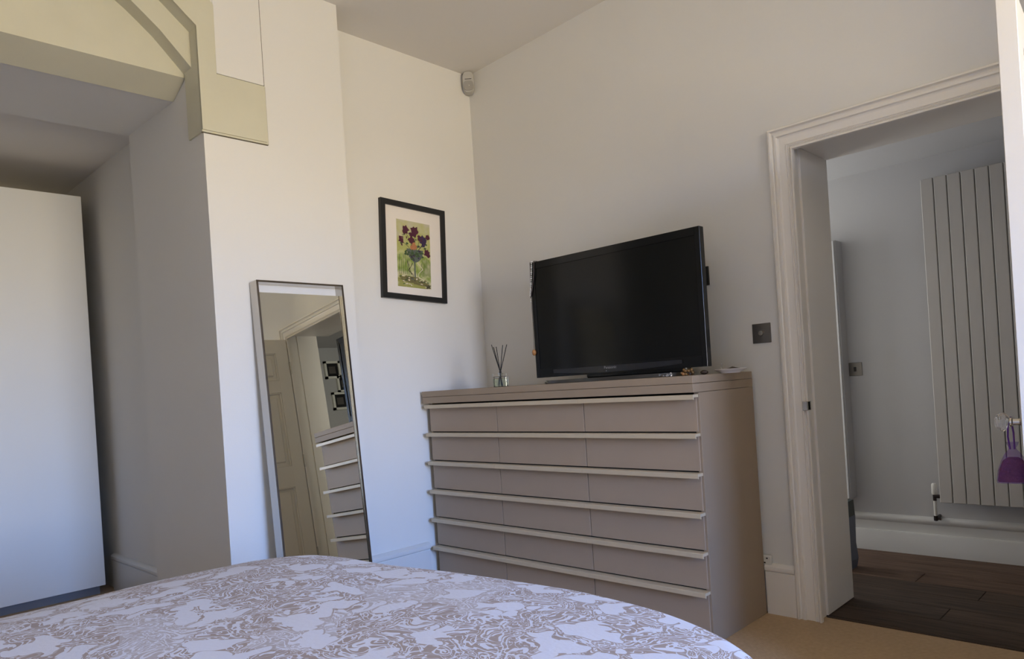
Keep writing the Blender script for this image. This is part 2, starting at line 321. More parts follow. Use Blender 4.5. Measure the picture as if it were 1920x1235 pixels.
# stepped arch timbers in front of the beam
arch = thing('arch_timber', 'cream painted gothic arch brace with square corbel block on the white pier', 'arch', (XP, YL, 2.245))
X = lambda u, v, d: (d, u, v)
c2 = [(1.332, 2.527), (1.284, 2.578), (1.203, 2.662), (1.143, 2.712), (1.095, 2.750), (0.98, 2.825), (0.86, 2.885), (0.72, 2.935), (0.58, 2.967), (0.265, 2.985)]
bm = bmesh.new(); prism(bm, c2 + [(0.265, 3.29), (1.45, 3.29), (1.45, 2.60), (1.332, 2.55)], X, -3.165, -3.078)
obj('inner_rib', bm, M['cream'], arch)
c3 = [(1.322, 2.245), (1.322, 2.690), (1.275, 2.728), (1.228, 2.768), (1.12, 2.855), (1.02, 2.925), (0.90, 2.995), (0.75, 3.06), (0.5, 3.12)]
c3o = [(0.5, 3.28), (0.85, 3.20), (1.12, 3.05), (1.25, 2.945), (1.365, 2.845), (1.404, 2.806), (1.400, 2.508), (1.620, 2.508), (1.620, 2.245)]
bm = bmesh.new(); prism(bm, c3 + c3o, X, -3.150, XP+0.007); obj('brace', bm, M['cream'], arch)
c3b = [(1.322, 2.245), (1.322, 2.690), (1.275, 2.728), (1.228, 2.768), (1.12, 2.855), (1.02, 2.925), (0.90, 2.995), (0.75, 3.06), (0.5, 3.12), (0.5, 3.27), (0.845, 3.19), (1.112, 3.042), (1.242, 2.938), (1.356, 2.840), (1.394, 2.800), (1.390, 2.498), (1.611, 2.498), (1.611, 2.253), (1.322, 2.253)]
c3b = c3b[1:]; bm = bmesh.new(); prism(bm, c3b, X, XP+0.004, XP+0.013); obj('brace_face', bm, M['cream'], arch)
bm = bmesh.new()                                          # caulk line's shadow gap, painted as thin dark strips along timber and panel
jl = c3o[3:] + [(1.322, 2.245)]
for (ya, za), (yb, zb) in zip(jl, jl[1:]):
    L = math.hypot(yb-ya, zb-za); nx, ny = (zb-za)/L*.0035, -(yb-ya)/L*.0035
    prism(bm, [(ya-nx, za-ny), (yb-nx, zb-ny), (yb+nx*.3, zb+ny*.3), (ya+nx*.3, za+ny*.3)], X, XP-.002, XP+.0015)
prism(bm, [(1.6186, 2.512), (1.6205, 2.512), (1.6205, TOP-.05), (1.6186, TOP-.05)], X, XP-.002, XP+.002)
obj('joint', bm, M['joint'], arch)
struct('trim_1', B(XP-.01, XP+.0035, 1.402, 1.618, 2.512, TOP-.02, bev=.001), M['wall'])

# ------------------------------------------------------------------ hall beyond the doorway
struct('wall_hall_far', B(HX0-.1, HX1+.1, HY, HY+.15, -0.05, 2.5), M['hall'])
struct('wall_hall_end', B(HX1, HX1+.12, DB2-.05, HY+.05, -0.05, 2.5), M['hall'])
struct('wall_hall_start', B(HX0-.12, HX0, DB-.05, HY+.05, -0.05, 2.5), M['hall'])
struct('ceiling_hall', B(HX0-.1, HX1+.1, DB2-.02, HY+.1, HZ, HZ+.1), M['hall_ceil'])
hf = struct('hall_floor', B(HX0, HX1, 3.158, HY, -0.06, -0.012), M['gap'])
py = 3.185 - 0.175; k = 0
joints = {0: (-0.55,), 1: (-1.9, -0.10), 2: (-0.868,), 3: (-1.75, 0.05), 4: (-0.80,), 5: (-1.1, 0.3), 6: (-0.45,), 7: (-1.6, -0.2), 8: (-0.9,)}
while py < HY-0.02:
    a, b = max(py, 3.160), min(py+0.175, HY)
    xs = [HX0] + list(joints.get(k, (-1,))) + [HX1]
    inside = a < DB                                        # the doorway rows stop at the jambs
    if inside: xs = [max(DX0-.02, min(DX1+.02, x)) for x in xs]; xs = sorted(set(xs))
    for i in range(len(xs)-1):
        mm = M['plank'][2] if a > 3.87 else M['plank'][(k+i) % 2]
        obj('plank', B(xs[i]+.0012, xs[i+1]-.0012, a+.0012, b-.0012, -0.014, 0.0, bev=.0015), mm, hf)
    py += 0.175; k += 1
tag(obj('threshold_strip', B(DX0, DX1, 3.150, 3.164, -0.004, 0.004, bev=.001), M['plank'][1]), kind='structure')

# skirtings
def skirting(name, p0, p1, nrm, h, m, two=False):
    """extruded profile from p0 to p1, standing out along nrm"""
    if two: prof = [(0, 0), (.034, 0), (.034, h*.53), (.030, h*.565), (.016, h*.57), (.016, h*.80), (.022, h*.83), (.026, h*.88), (.026, h*.93), (.020, h*.975), (.010, h), (0, h)]
    else: prof = [(0, 0), (.020, 0), (.020, h*.82), (.016, h*.835), (.024, h*.86), (.027, h*.90), (.026, h*.94), (.018, h*.975), (.010, h), (0, h)]
    p0, p1, nrm = Vector(p0), Vector(p1), Vector(nrm); bm = bmesh.new()
    a = [bm.verts.new(p0 + nrm*u + Vector((0, 0, v))) for u, v in prof]; b = [bm.verts.new(p1 + nrm*u + Vector((0, 0, v))) for u, v in prof]
    bm.faces.new(a); bm.faces.new(b[::-1])
    for i in range(len(prof)): bm.faces.new((a[i], b[i], b[(i+1) % len(prof)], a[(i+1) % len(prof)]))
    bmesh.ops.recalc_face_normals(bm, faces=bm.faces)
    return struct(name, bm, m, smooth=True)
skirting('baseboard_left', (XC, YR, 0), (XC, 2.545, 0), (1, 0, 0), .242, M['skirt'])
skirting('baseboard_back', (-1.479, TVY, 0), (-1.345, TVY, 0), (0, -1, 0), .226, M['trim'])
skirting('baseboard_alcove', (-4.86, 1.43, 0), (-3.885, 1.43, 0), (0, -1, 0), .222, M['skirt'])
skirting('baseboard_hall', (HX0, HY, 0), (HX1, HY, 0), (0, -1, 0), .212, M['skirt'], two=True)

# door surround: moulded architrave, lining, stop
AW = 0.105; IX0, IX1, IZ = -1.240, -0.410, 2.018
prof = [(0, 0.0), (0, .022), (.004, .027), (.010, .028), (.014, .016), (.018, .014), (.028, .020), (.036, .021), (.040, .013), (.046, .011), (.075, .013), (.079, .018), (.083, .013), (.087, .018), (.091, .012), (.097, .022), (.103, .024), (AW, .020), (AW, 0.0)]
bm = bmesh.new(); rows = []
def arow(fn): return [bm.verts.new(fn(s_, d_)) for s_, d_ in prof]
rows.append(arow(lambda s_, d_: (IX0-AW+s_, TVY-d_, 0))); rows.append(arow(lambda s_, d_: (IX0-AW+s_, TVY-d_, IZ+AW-s_)))
rows.append(arow(lambda s_, d_: (IX1+AW-s_, TVY-d_, IZ+AW-s_))); rows.append(arow(lambda s_, d_: (IX1+AW-s_, TVY-d_, 0)))
for a, b in zip(rows, rows[1:]):
    for i in range(len(prof)-1): bm.faces.new((a[i], b[i], b[i+1], a[i+1]))
bmesh.ops.recalc_face_normals(bm, faces=bm.faces)
df = struct('trim_2', bm, M['trim'])
bm = bmesh.new()
box(bm, DX0-.012, DX0-.010+.001, TVY-.005, 3.17, 0, DH+.012); box(bm, DX0-.012, DX0, 3.17, DB, 0.004, DH, bev=.001)
box(bm, DX1-.001+.010, DX1+.012, TVY-.005, 3.17, 0, DH+.012); box(bm, DX1, DX1+.012, 3.17, DB2, 0.004, DH)
box(bm, DX0-.012, DX1+.012, TVY-.005, 3.17, DH, DH+.012); box(bm, DX0, DX1, 3.17, DB, DH, DH+.012)
obj('lining', bm, M['trim'], df)
st = obj('strike_plate', B(-1.2625, -1.2595, 3.098, 3.128, .885, .965, bev=.0008), M['chrome'], df)
obj('latch_hole', B(-1.2600, -1.2588, 3.106, 3.120, .908, .942), M['gap'], df)
obj('strike_lip', B(-1.2620, -1.2400, 3.060, 3.100, .905, .945, bev=.002), M['chrome'], df)

# ------------------------------------------------------------------ open panel door (hinged on the right jamb)
door = bpy.data.objects.new('door_1', None); C.objects.link(door); door['kind'] = 'structure'; door['label'] = 'cream six-panel door standing open into the bedroom'
# local frame: x along the leaf from hinge to free edge, y through the thickness, z up
hx, hy = -0.382, 3.062; ex, ey = -0.338, 2.237
ang = math.atan2(ey-hy, ex-hx); LW = math.hypot(ex-hx, ey-hy); LT = 0.044; LH = 2.005
door.location = (hx, hy, 0.008); door.rotation_euler = (0, 0, ang); OFF['door_1'] = Vector((0, 0, 0))
st_w = 0.105; mid = (LW-0.10)/2
rails = [(0, .20), (.78, .95), (1.56, 1.66), (LH-.115, LH)]
bm = bmesh.new()
box(bm, 0, st_w, -LT/2, LT/2, 0, LH, bev=.0015); box(bm, LW-st_w, LW, -LT/2, LT/2, 0, LH, bev=.0015)
for a, b in rails: box(bm, st_w-.001, LW-st_w+.001, -LT/2, LT/2, a, b)
for (a, b), (c, d) in zip(rails, rails[1:]): box(bm, mid, mid+.10, -LT/2, LT/2, b-.001, c+.001)
obj('leaf_frame', bm, M['door'], door)
for (a, b), (c, d) in zip(rails, rails[1:]):
    for u0, u1 in ((st_w, mid), (mid+.10, LW-st_w)):
        bm = B(u0, u1, -.006, .006, b, c); box(bm, u0+.035, u1-.035, -.017, .017, b+.035, c-.035, bev=.010)
        for s_ in (-1, 1):                                   # bead around the panel on both faces
            for q in ((u0, u1, b, b+.012), (u0, u1, c-.012, c), (u0, u0+.012, b, c), (u1-.012, u1, b, c)): box(bm, q[0], q[1], s_*.006, s_*.018, q[2], q[3], bev=.003)
        obj('panel', bm, M['door'], door)
for z_ in (0.22, 0.98, 1.76):
    bm = B(-.012, .0005, -LT/2-.002, LT/2, z_-.05, z_+.05); lathe(bm, [(0, z_-.052), (.006, z_-.052), (.006, z_+.052), (0, z_+.052)], 10, Matrix.Translation((-.006, -LT/2-.004, 0)))
    obj('hinge', bm, M['hinge'], door)
# knob set, each face (the photographed one sticks out on the side of the hall wall)
KX, KZ = LW-0.075, 0.905
for s_ in (-1, 1):
    mt = Matrix.Translation((KX, s_*LT/2, KZ)) @ Matrix.Rotation(R(-90)*s_, 4, 'X')
    bm = bmesh.new(); lathe(bm, [(0, -.001), (.026, -.001), (.027, .003), (.022, .006), (.012, .008), (.009, .012), (.009, .026), (.013, .029), (.013, .033), (.010, .036), (0, .036)], 24, mt)
    kn = obj('knob', bm, M['chrome'], door, smooth=True)
    bm = bmesh.new(); lathe(bm, [(0, .034), (.011, .034), (.021, .040), (.026, .049), (.0255, .054), (.019, .063), (.010, .068), (0, .069)], 12, mt)
    obj('knob_crystal', bm, M['crystal'], kn)

# lavender bag hanging from the knob, on the far side of the leaf
dm = Matrix.Translation((hx, hy, 0.008)) @ Matrix.Rotation(ang, 4, 'Z')
kc = dm @ Vector((KX, -LT/2-.031, KZ))
# which local side faces -X (towards the hall wall in view)?
if kc.x > hx: kc = dm @ Vector((KX, LT/2+.031, KZ))
bag = thing('lavender_bag', 'purple organza pouch of dried petals hanging from the glass door knob', 'pouch', (kc.x, kc.y, kc.z-.165))
view = Vector((kc.x, kc.y, 0)).normalized(); side = Vector((view.y, -view.x, 0))      # bag lies flat to the eye, roughly
def pouch(prof, depth, k=20, jitter=0.0):
    bm = bmesh.new(); rows = []
    for wd, z_ in prof:
        rows.append([bm.verts.new(Vector((kc.x, kc.y, kc.z+z_)) + side*(wd*math.cos(2*math.pi*i/k)) + view*(depth(wd)*math.sin(2*math.pi*i/k)) + Vector((0, 0, jitter*math.sin(5*2*math.pi*i/k)))) for i in range(k)])
    for a, b in zip(rows, rows[1:]):
        for i in range(k): bm.faces.new((a[i], a[(i+1) % k], b[(i+1) % k], b[i]))
    bm.faces.new(rows[0][::-1]); bmesh.ops.recalc_face_normals(bm, faces=bm.faces); return bm
obj('pouch', pouch([(.039, -.165), (.040, -.160), (.036, -.130), (.028, -.105), (.018, -.085), (.009, -.074), (.008, -.070), (.013, -.060), (.0145, -.054)], lambda w_: min(w_*.45, .014)), M['organza'], bag, smooth=True, sharp=80)
bm = pouch([(.036, -.162), (.0375, -.157), (.033, -.128), (.024, -.105), (.012, -.095)], lambda w_: min(w_*.40, .0115)); bm.faces.new(bm.verts[-20:])
obj('dried_petals', bm, M['potpourri'], bag, smooth=True, sharp=80)
c0 = Vector((kc.x, kc.y, kc.z)); bm = bmesh.new()
tube(bm, [c0 - side*.006 + Vector((0, 0, -.074)), c0 - side*.009 + Vector((0, 0, -.04)), c0 - side*.007 + view*-.010 + Vector((0, 0, -.004)), c0 + view*-.004 + Vector((0, 0, .0115)), c0 + view*.009 + Vector((0, 0, .004)), c0 + side*.004 + view*.008 + Vector((0, 0, -.03)), c0 + side*.004 + Vector((0, 0, -.074))], .0024, 6)
obj('ribbon', bm, M['ribbon'], bag, smooth=True)

# ------------------------------------------------------------------ tall radiator in the hall
rad = thing('radiator', 'tall white vertical column radiator on the hall wall seen through the doorway', 'radiator', (-0.80, HY-.05, .314))
for i in range(9):
    x0 = -1.086 + i*0.0628
    obj('column', B(x0+.0018, x0+.0628-.0018, 4.350, 4.376, .314, 2.050, bev=.003), M['radiator'], rad)
obj('back_rail', B(-1.075, -.535, 4.376, 4.41, .36, .41), M['radiator'], rad); obj('back_rail', B(-1.075, -.535, 4.376, 4.41, 1.95, 2.0), M['radiator'], rad)
for x_ in (-1.0, -.6):
    obj('bracket', B(x_-.015, x_+.015, 4.40, HY, 1.955, 1.995), M['radiator'], rad)
vx = -1.118; bm = bmesh.new()
lathe(bm, [(0, .352), (.0125, .352), (.0145, .360), (.0135, .405), (.010, .412), (0, .412)], 16, Matrix.Translation((vx, 4.385, 0))); vv = obj('valve_head', bm, M['white_plastic'], rad, smooth=True)
bm = bmesh.new(); lathe(bm, [(0, -.002), (.010, 0), (.010, .038), (0, .038)], 12, Matrix.Translation((vx, 4.385, .342)) @ Matrix.Rotation(R(90), 4, 'Y')); lathe(bm, [(0, .318), (.009, .318), (.009, .354), (0, .354)], 12, Matrix.Translation((vx, 4.385, 0)))
obj('valve_body', bm, M['copper_cap'], rad, smooth=True)
bm = bmesh.new(); tube(bm, [(vx, 4.385, .320), (vx, 4.385, .245), (vx, 4.385, .232)], .0075, 10); obj('pipe', bm, M['white_plastic'], rad, smooth=True)
bm = bmesh.new(); lathe(bm, [(0, .205), (.011, .210), (.011, .236), (0, .236)], 12, Matrix.Translation((vx, 4.385, 0))); tube(bm, [(vx, 4.385, .222), (vx, HY+.002, .222)], .009, 10); lathe(bm, [(0, 0), (.007, 0), (.006, .026), (0, .026)], 10, Matrix.Translation((vx, 4.385, .222)) @ Matrix.Rotation(R(100), 4, 'Y'))
obj('pipe_elbow', bm, M['copper_cap'], rad, smooth=True)

# shallow tall unit on the same wall, mostly behind the left jamb
unit = thing('wall_cabinet', 'shallow white wall cabinet mostly hidden behind the left door jamb', 'cabinet', (-1.80, HY-.06, .30))
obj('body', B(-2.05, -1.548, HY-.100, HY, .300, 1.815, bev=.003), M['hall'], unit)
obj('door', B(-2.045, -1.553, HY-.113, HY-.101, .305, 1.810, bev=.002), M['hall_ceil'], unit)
# paper carrier bag on the hall floor
cb = thing('carrier_bag', 'dark and slate blue card carrier bag standing on the hall floor behind jamb', 'bag', (-1.56, 3.98, 0))
BG = lambda u, v, d: (u, d, v)
bm = bmesh.new(); prism(bm, [(-1.66, .0), (-1.420, .0), (-1.410, .05), (-1.418, .13), (-1.414, .28), (-1.66, .28)], BG, 3.93, 4.03); obj('body', bm, M['bag_blue'], cb)
bm = bmesh.new(); prism(bm, [(-1.66, .275), (-1.4145, .275), (-1.418, .362), (-1.66, .362)], BG, 3.932, 4.028); obj('top_band', bm, M['bag_dark'], cb)
bm = bmesh.new(); prism(bm, [(-1.66, .012), (-1.445, .012), (-1.436, .06), (-1.442, .20), (-1.66, .20)], BG, 3.926, 3.9315); obj('front_print', bm, M['bag_dark'], cb)
bm = bmesh.new(); prism(bm, [(-1.45, .03), (-1.418, .035), (-1.425, .085), (-1.44, .09)], BG, 3.924, 3.9265); obj('pale_print', bm, M['hall_ceil'], cb)
# switch and pictures of the hall
def plate(name, label, x0, x1, z0, z1, y, m, knob=True):
    t = thing(name, label, 'switch', ((x0+x1)/2, y, z0))
    obj('plate', B(x0, x1, y-.006, y, z0, z1, bev=.0015), m, t)
    cx, cz_ = (x0+x1)/2, (z0+z1)/2
    if knob:
        bm = bmesh.new(); lathe(bm, [(0, 0), (.0125, 0), (.0125, .002), (.0115, .009), (.010, .011), (0, .011)], 24, Matrix.Translation((cx, y-.006, cz_)) @ Matrix.Rotation(R(90), 4, 'X')); obj('dimmer_knob', bm, M['chrome'], t, smooth=True)
    else:
        obj('rocker', B(cx-.007, cx+.007, y-.010, y-.005, cz_-.013, cz_+.013, bev=.001), M['black_plastic'], t)
    for s_ in (-1, 1):
        bm = bmesh.new(); lathe(bm, [(0, 0), (.0028, 0), (.0025, .001), (0, .0012)], 10, Matrix.Translation((cx+s_*(x1-x0)*.36, y-.006, cz_)) @ Matrix.Rotation(R(90), 4, 'X')); obj('screw', bm, M['nickel_dark'], t)
    return t
plate('light_switch', 'square black nickel switch plate with round dimmer beside the door frame', -1.476, -1.391, 1.209, 1.296, TVY, M['nickel_dark'])
plate('light_switch', 'square black nickel rocker switch on the hall wall left of radiator', -1.552, -1.474, 1.016, 1.094, HY, M['nickel_dark'], False)
def small_frame(yc, zc, sz, which):
    t = thing('small_picture', which, 'picture', (HX1, yc, zc-sz/2), group='small framed prints on the hall end wall')
    bm = bmesh.new(); h = sz/2; b_ = .024
    for q in ((yc-h, yc+h, zc-h, zc-h+b_), (yc-h, yc+h, zc+h-b_, zc+h), (yc-h, yc-h+b_, zc-h, zc+h), (yc+h-b_, yc+h, zc-h, zc+h)): box(bm, HX1-.028, HX1, *q)
    obj('frame', bm, M['art_white'], t)
    obj('mount', B(HX1-.012, HX1-.002, yc-h+b_, yc+h-b_, zc-h+b_, zc+h-b_), M['black_frame'], t)
    obj('print', B(HX1-.014, HX1-.011, yc-h*.42, yc+h*.42, zc-h*.40, zc+h*.40), M['nickel_dark'], t)
small_frame(4.12, 1.95, .185, 'small cream framed print reflected in the leaning mirror, topmost')
small_frame(4.245, 1.80, .185, 'small cream framed print reflected in the mirror, cut by the television edge')
small_frame(4.16, 1.62, .185, 'small cream framed print reflected in the mirror, lowest above the drawers')

# ------------------------------------------------------------------ chest of drawers
DS0, DS1 = -3.200, -1.481; FY = 2.591; HYF = 2.550; DBK = 3.065; DT = 1.086
dr = thing('chest_of_drawers', 'wide taupe chest of drawers with eighteen drawers under the television', 'chest of drawers', (-2.34, 2.83, 0))
bm = bmesh.new()
box(bm, DS1-.022, DS1, FY, DBK, 0, 1.017, bev=.001); box(bm, DS0, DS0+.022, FY+.022, DBK, 0, 1.017, bev=.001); box(bm, DS0+.02, DS1-.02, DBK-.012, DBK-.001, 0.02, 1.016); box(bm, DS0+.02, DS1-.02, FY+.01, DBK-.012, .002, .034)
obj('carcass', bm, M['dresser'], dr)
obj('interior', B(DS0+.02, DS1-.02, FY+.016, DBK-.012, .03, 1.010), M['gap'], dr)
obj('top_frame', B(DS0+.012, DS1, HYF, DBK, 1.0185, 1.0535, bev=.0012), M['dresser'], dr)
obj('top_panel', B(DS0+.012, DS1, HYF, DBK, 1.0550, DT, bev=.0015), M['dresser'], dr)
hz = [1.010, .8535, .6940, .5345, .3755, .2185]; colx = [DS0+.024, -2.638, -2.070, DS1-.003]
for r_ in range(6):
    zt = hz[r_]; zb = (hz[r_+1]+.006) if r_ < 5 else .030
    for c_ in range(3):
        a, b = colx[c_]+.0018, colx[c_+1]-.0018
        if c_ == 2: b = DS1-.011
        d_ = obj('drawer', B(a, b, FY-.004, FY+.012, zb, zt-.014, bev=.001), M['dresser_front'], dr)
        ha, hb = colx[c_]+.0006, colx[c_+1]-.0006
        bm = bmesh.new(); prism(bm, [(FY+.006, zt), (HYF+.002, zt), (HYF, zt-.002), (HYF, zt-.0185), (HYF+.002, zt-.0205), (HYF+.007, zt-.0205), (HYF+.007, zt-.012), (FY+.006, zt-.012)], lambda u, v, d: (d, u, v), ha, hb)
        obj('handle', bm, M['handle'], d_)
# ------------------------------------------------------------------ television
TX0, TX1, TZ0, TZ1, TY = -2.533, -1.546, 1.120, 1.7215, 2.800
tv = thing('television', 'black flat screen television standing on the chest of drawers', 'television', (-2.04, 2.83, DT))
def frame_ring(x0, x1, z0, z1, t_l, t_r, t_b, t_t, ya, yb, bev=.0010):
    bm = bmesh.new()
    box(bm, x0, x0+t_l, ya, yb, z0, z1, bev=bev); box(bm, x1-t_r, x1, ya, yb, z0, z1, bev=bev); box(bm, x0+t_l-.003, x1-t_r+.003, ya, yb, z0, z0+t_b, bev=bev*.6); box(bm, x0+t_l-.003, x1-t_r+.003, ya, yb, z1-t_t, z1, bev=bev*.6); return bm
obj('bezel', frame_ring(TX0, TX1, TZ0, TZ1, .026, .026, .048, .036, TY-.006, TY+.03), M['tvblack'], tv)
sc = obj('screen', B(TX0+.02, TX1-.02, TY-.002, TY+.012, TZ0+.042, TZ1-.03), M['tvscreen'], tv)
obj('back_case', B(TX0+.03, TX1-.03, TY+.028, TY+.085, TZ0+.05, TZ1-.05, bev=.012, seg=2), M['tvblack'], tv)
bm = bmesh.new()                                          # smoked strip, bowed downwards along the lower bezel
N = 24; a_ = []; b_ = []
for i in range(N+1):
    f = i/N; x_ = TX0+.12 + f*(TX1-TX0-.24); sag = 1-(2*f-1)**2
    a_.append((x_, TZ0+.037)); b_.append((x_, TZ0+.020-.014*sag))
prism(bm, a_ + b_[::-1], lambda u, v, d: (u, d, v), TY-.0095, TY-.0055); obj('lower_strip', bm, M['tvstrip'], tv)
def text_obj(txt, size, m, parent, loc, rot, ext=.0003):
    cu = bpy.data.curves.new('lettering', 'FONT'); cu.body = txt; cu.size = size; cu.extrude = ext; cu.align_x = 'CENTER'; cu.align_y = 'CENTER'
    tmp = bpy.data.objects.new('lettering_tmp', cu); C.objects.link(tmp); dg = bpy.context.evaluated_depsgraph_get(); dg.update()
    me = bpy.data.meshes.new_from_object(tmp.evaluated_get(dg)); bpy.data.objects.remove(tmp)
    me.materials.clear(); me.materials.append(m); me.transform(Matrix.Translation(Vector(loc)-off(parent)) @ Matrix(rot).to_4x4())
    o = bpy.data.objects.new('logo', me); C.objects.link(o); o.parent = parent; return o
text_obj('Panasonic', .0185, M['silver'], tv, (-2.055, TY-.0102, TZ0+.0275), ((1, 0, 0), (0, 0, -1), (0, 1, 0)))
bm = bmesh.new(); ball(bm, (-2.079, TY-.0095, TZ0+.012), .0022, 1); obj('power_light', bm, M['silver'], tv)
bm = bmesh.new(); rr = []                                 # glossy pedestal plate with rounded front
for i in range(48):
    t_ = 2*math.pi*i/48; cx_ = math.copysign(abs(math.cos(t_))**.5, math.cos(t_)); sy_ = math.copysign(abs(math.sin(t_))**.5, math.sin(t_)); rr.append((-2.04+.385*cx_, 2.805+.145*sy_))
prism(bm, rr, lambda u, v, d: (u, v, d), DT+.001, DT+.017); bmesh.ops.bevel(bm, geom=[e for e in bm.edges if all(v.co.z > DT+.016 for v in e.verts)], offset=.006, segments=2, affect='EDGES')
obj('stand_base', bm, M['tvbase'], tv, smooth=True); obj('stand_neck', B(-2.22, -1.66, 2.812, 2.860, DT+.016, TZ0+.08, bev=.006), M['tvblack'], tv)

# black outlet plate on the wall behind the television
op = thing('wall_outlet', 'black square aerial plate on the wall behind the television', 'outlet', (-1.715, TVY, 1.50))
obj('plate', B(-1.758, -1.671, TVY-.007, TVY, 1.501, 1.590, bev=.002), M['black_plastic'], op)
obj('module', B(-1.740, -1.689, TVY-.0095, TVY-.0065, 1.519, 1.572, bev=.0015), M['tvstrip'], op)
bm = bmesh.new(); lathe(bm, [(0, 0), (.0045, 0), (.0045, .003), (.002, .003), (0, .001)], 12, Matrix.Translation((-1.702, TVY-.0095, 1.546)) @ Matrix.Rotation(R(90), 4, 'X')); obj('aerial_socket', bm, M['silver'], op)
# white socket above the skirting
so = thing('wall_socket', 'small white phone socket above the skirting between drawers and door', 'outlet', (-1.475, TVY, .212))
obj('plate', B(-1.508, -1.449, TVY-.020, TVY, .214, .262, bev=.006, seg=2), M['white_plastic'], so)
for x_, z_ in ((-1.468, .248), (-1.479, .228)): obj('port', B(x_-.004, x_+.004, TVY-.0208, TVY-.0195, z_-.003, z_+.003), M['gap'], so)

# ------------------------------------------------------------------ things on the chest of drawers
rd = thing('reed_diffuser', 'square glass diffuser bottle with black reeds left of the television', 'diffuser', (-2.70, 2.695, DT), (0, 0, R(36)))
bm = B(-.036, .036, -.036, .036, 0, .056, bev=.004, seg=2); lathe(bm, [(.012, .054), (.012, .066), (.0145, .067), (.0145, .073), (.010, .073), (.010, .054)], 20); obj('bottle', bm, M['glass'], rd)
obj('scented_oil', B(-.0345, .0345, -.0345, .0345, .004, .046, bev=.003), M['oil'], rd)
obj('bottle_shoulder', frame_ring(-.037, .037, .050, .070, .004, .004, .003, .003, -.0365, -.033, bev=.001), M['glass'], rd)
for dx, dy, dz in ((-.040, .010, .226), (-.026, -.012, .212), (-.016, .014, .214), (.020, .010, .220), (.044, -.004, .221)):
    bm = bmesh.new(); tube(bm, [(-dx*.28, -dy*.3, .008), (0, 0, .075), (dx, dy, dz)], .0021, 7); obj('reed', bm, M['reed'], rd)
bm = bmesh.new(); tube(bm, [(0, 0, .068), (0, 0, .084)], .006, 12); obj('reed_tie', bm, M['reed'], rd)

ds = thing('trinket_dish', 'small white porcelain dish at the right end of the chest of drawers', 'dish', (-1.462, 2.83, DT))
bm = bmesh.new(); lathe(bm, [(0, 0), (.040, 0), (.042, .003), (.054, .009), (.0675, .0165), (.067, .018), (.053, .012), (.038, .006), (0, .005)], 40, Matrix.Translation((-1.462, 2.83, DT))); obj('dish', bm, M['porcelain'], ds, smooth=True)
def beadring(name, label, cat, c, r, br, n, m, sq=1.0, tilt=0.0):
    t = thing(name, label, cat, c); 
    for i in range(n):
        a = 2*math.pi*i/n; bm = bmesh.new(); ball(bm, (c[0]+r*math.cos(a), c[1]+r*sq*math.sin(a), c[2]+br+tilt*math.sin(a*2+1)), br*(.9+.2*random.random()), 1, (1, 1, .9)); obj('bead', bm, m[i % len(m)], t, smooth=True, sharp=80)
    return t
beadring('bead_bracelet', 'gold and brown bead bracelet heaped by the right foot of the television', 'bracelet', (-1.610, 2.735, DT), .024, .0085, 10, [M['bead_gold'], M['bead_dark'], M['bead_gold'], M['amber']], 1, .004)
bm = bmesh.new()
for i in range(8): ball(bm, (-1.607+.016*math.cos(i*.9), 2.735+.016*math.sin(i*.9), DT+.021+.003*math.sin(i*2)), .0085, 1)
tag(obj('bead_string', bm, M['bead_gold'], None, smooth=True, sharp=80), 'short string of gold beads lying on top of the brown bracelet', 'beads')
beadring('glass_bracelet', 'clear glass bead bracelet lying below the television screen', 'bracelet', (-1.700, 2.70, DT), .026, .008, 9, [M['crystal'], M['nickel_dark']], .8, .003)
pb = thing('pebble', 'smooth dark pebble beside the porcelain dish', 'pebble', (-1.548, 2.765, DT)); bm = bmesh.new(); ball(bm, (-1.548, 2.765, DT+.0095), .016, 2, (1.1, 1, .6)); obj('stone', bm, M['bead_dark'], pb, smooth=True, sharp=80)
pn = thing('hair_clip', 'dark hair clip lying in the porcelain dish', 'clip', (-1.45, 2.83, DT+.016)); bm = bmesh.new(); tube(bm, [(-1.49, 2.83, DT+.0150), (-1.465, 2.828, DT+.0175), (-1.450, 2.826, DT+.0205), (-1.435, 2.826, DT+.0175), (-1.415, 2.828, DT+.0155)], [.003, .005, .006, .005, .003], 8); obj('clip', bm, M['bead_dark'], pn, smooth=True)
er = thing('earring', 'tiny crystal earring standing on the rim of the porcelain dish', 'earring', (-1.495, 2.83, DT+.02)); bm = bmesh.new(); ball(bm, (-1.499, 2.83, DT+.036), .0042, 1); obj('stone', bm, M['crystal'], er); bm = bmesh.new(); tube(bm, [(-1.499, 2.83, DT+.033), (-1.503, 2.83, DT+.027), (-1.500, 2.83, DT+.019)], .0011, 6); obj('hook', bm, M['chrome'], er)

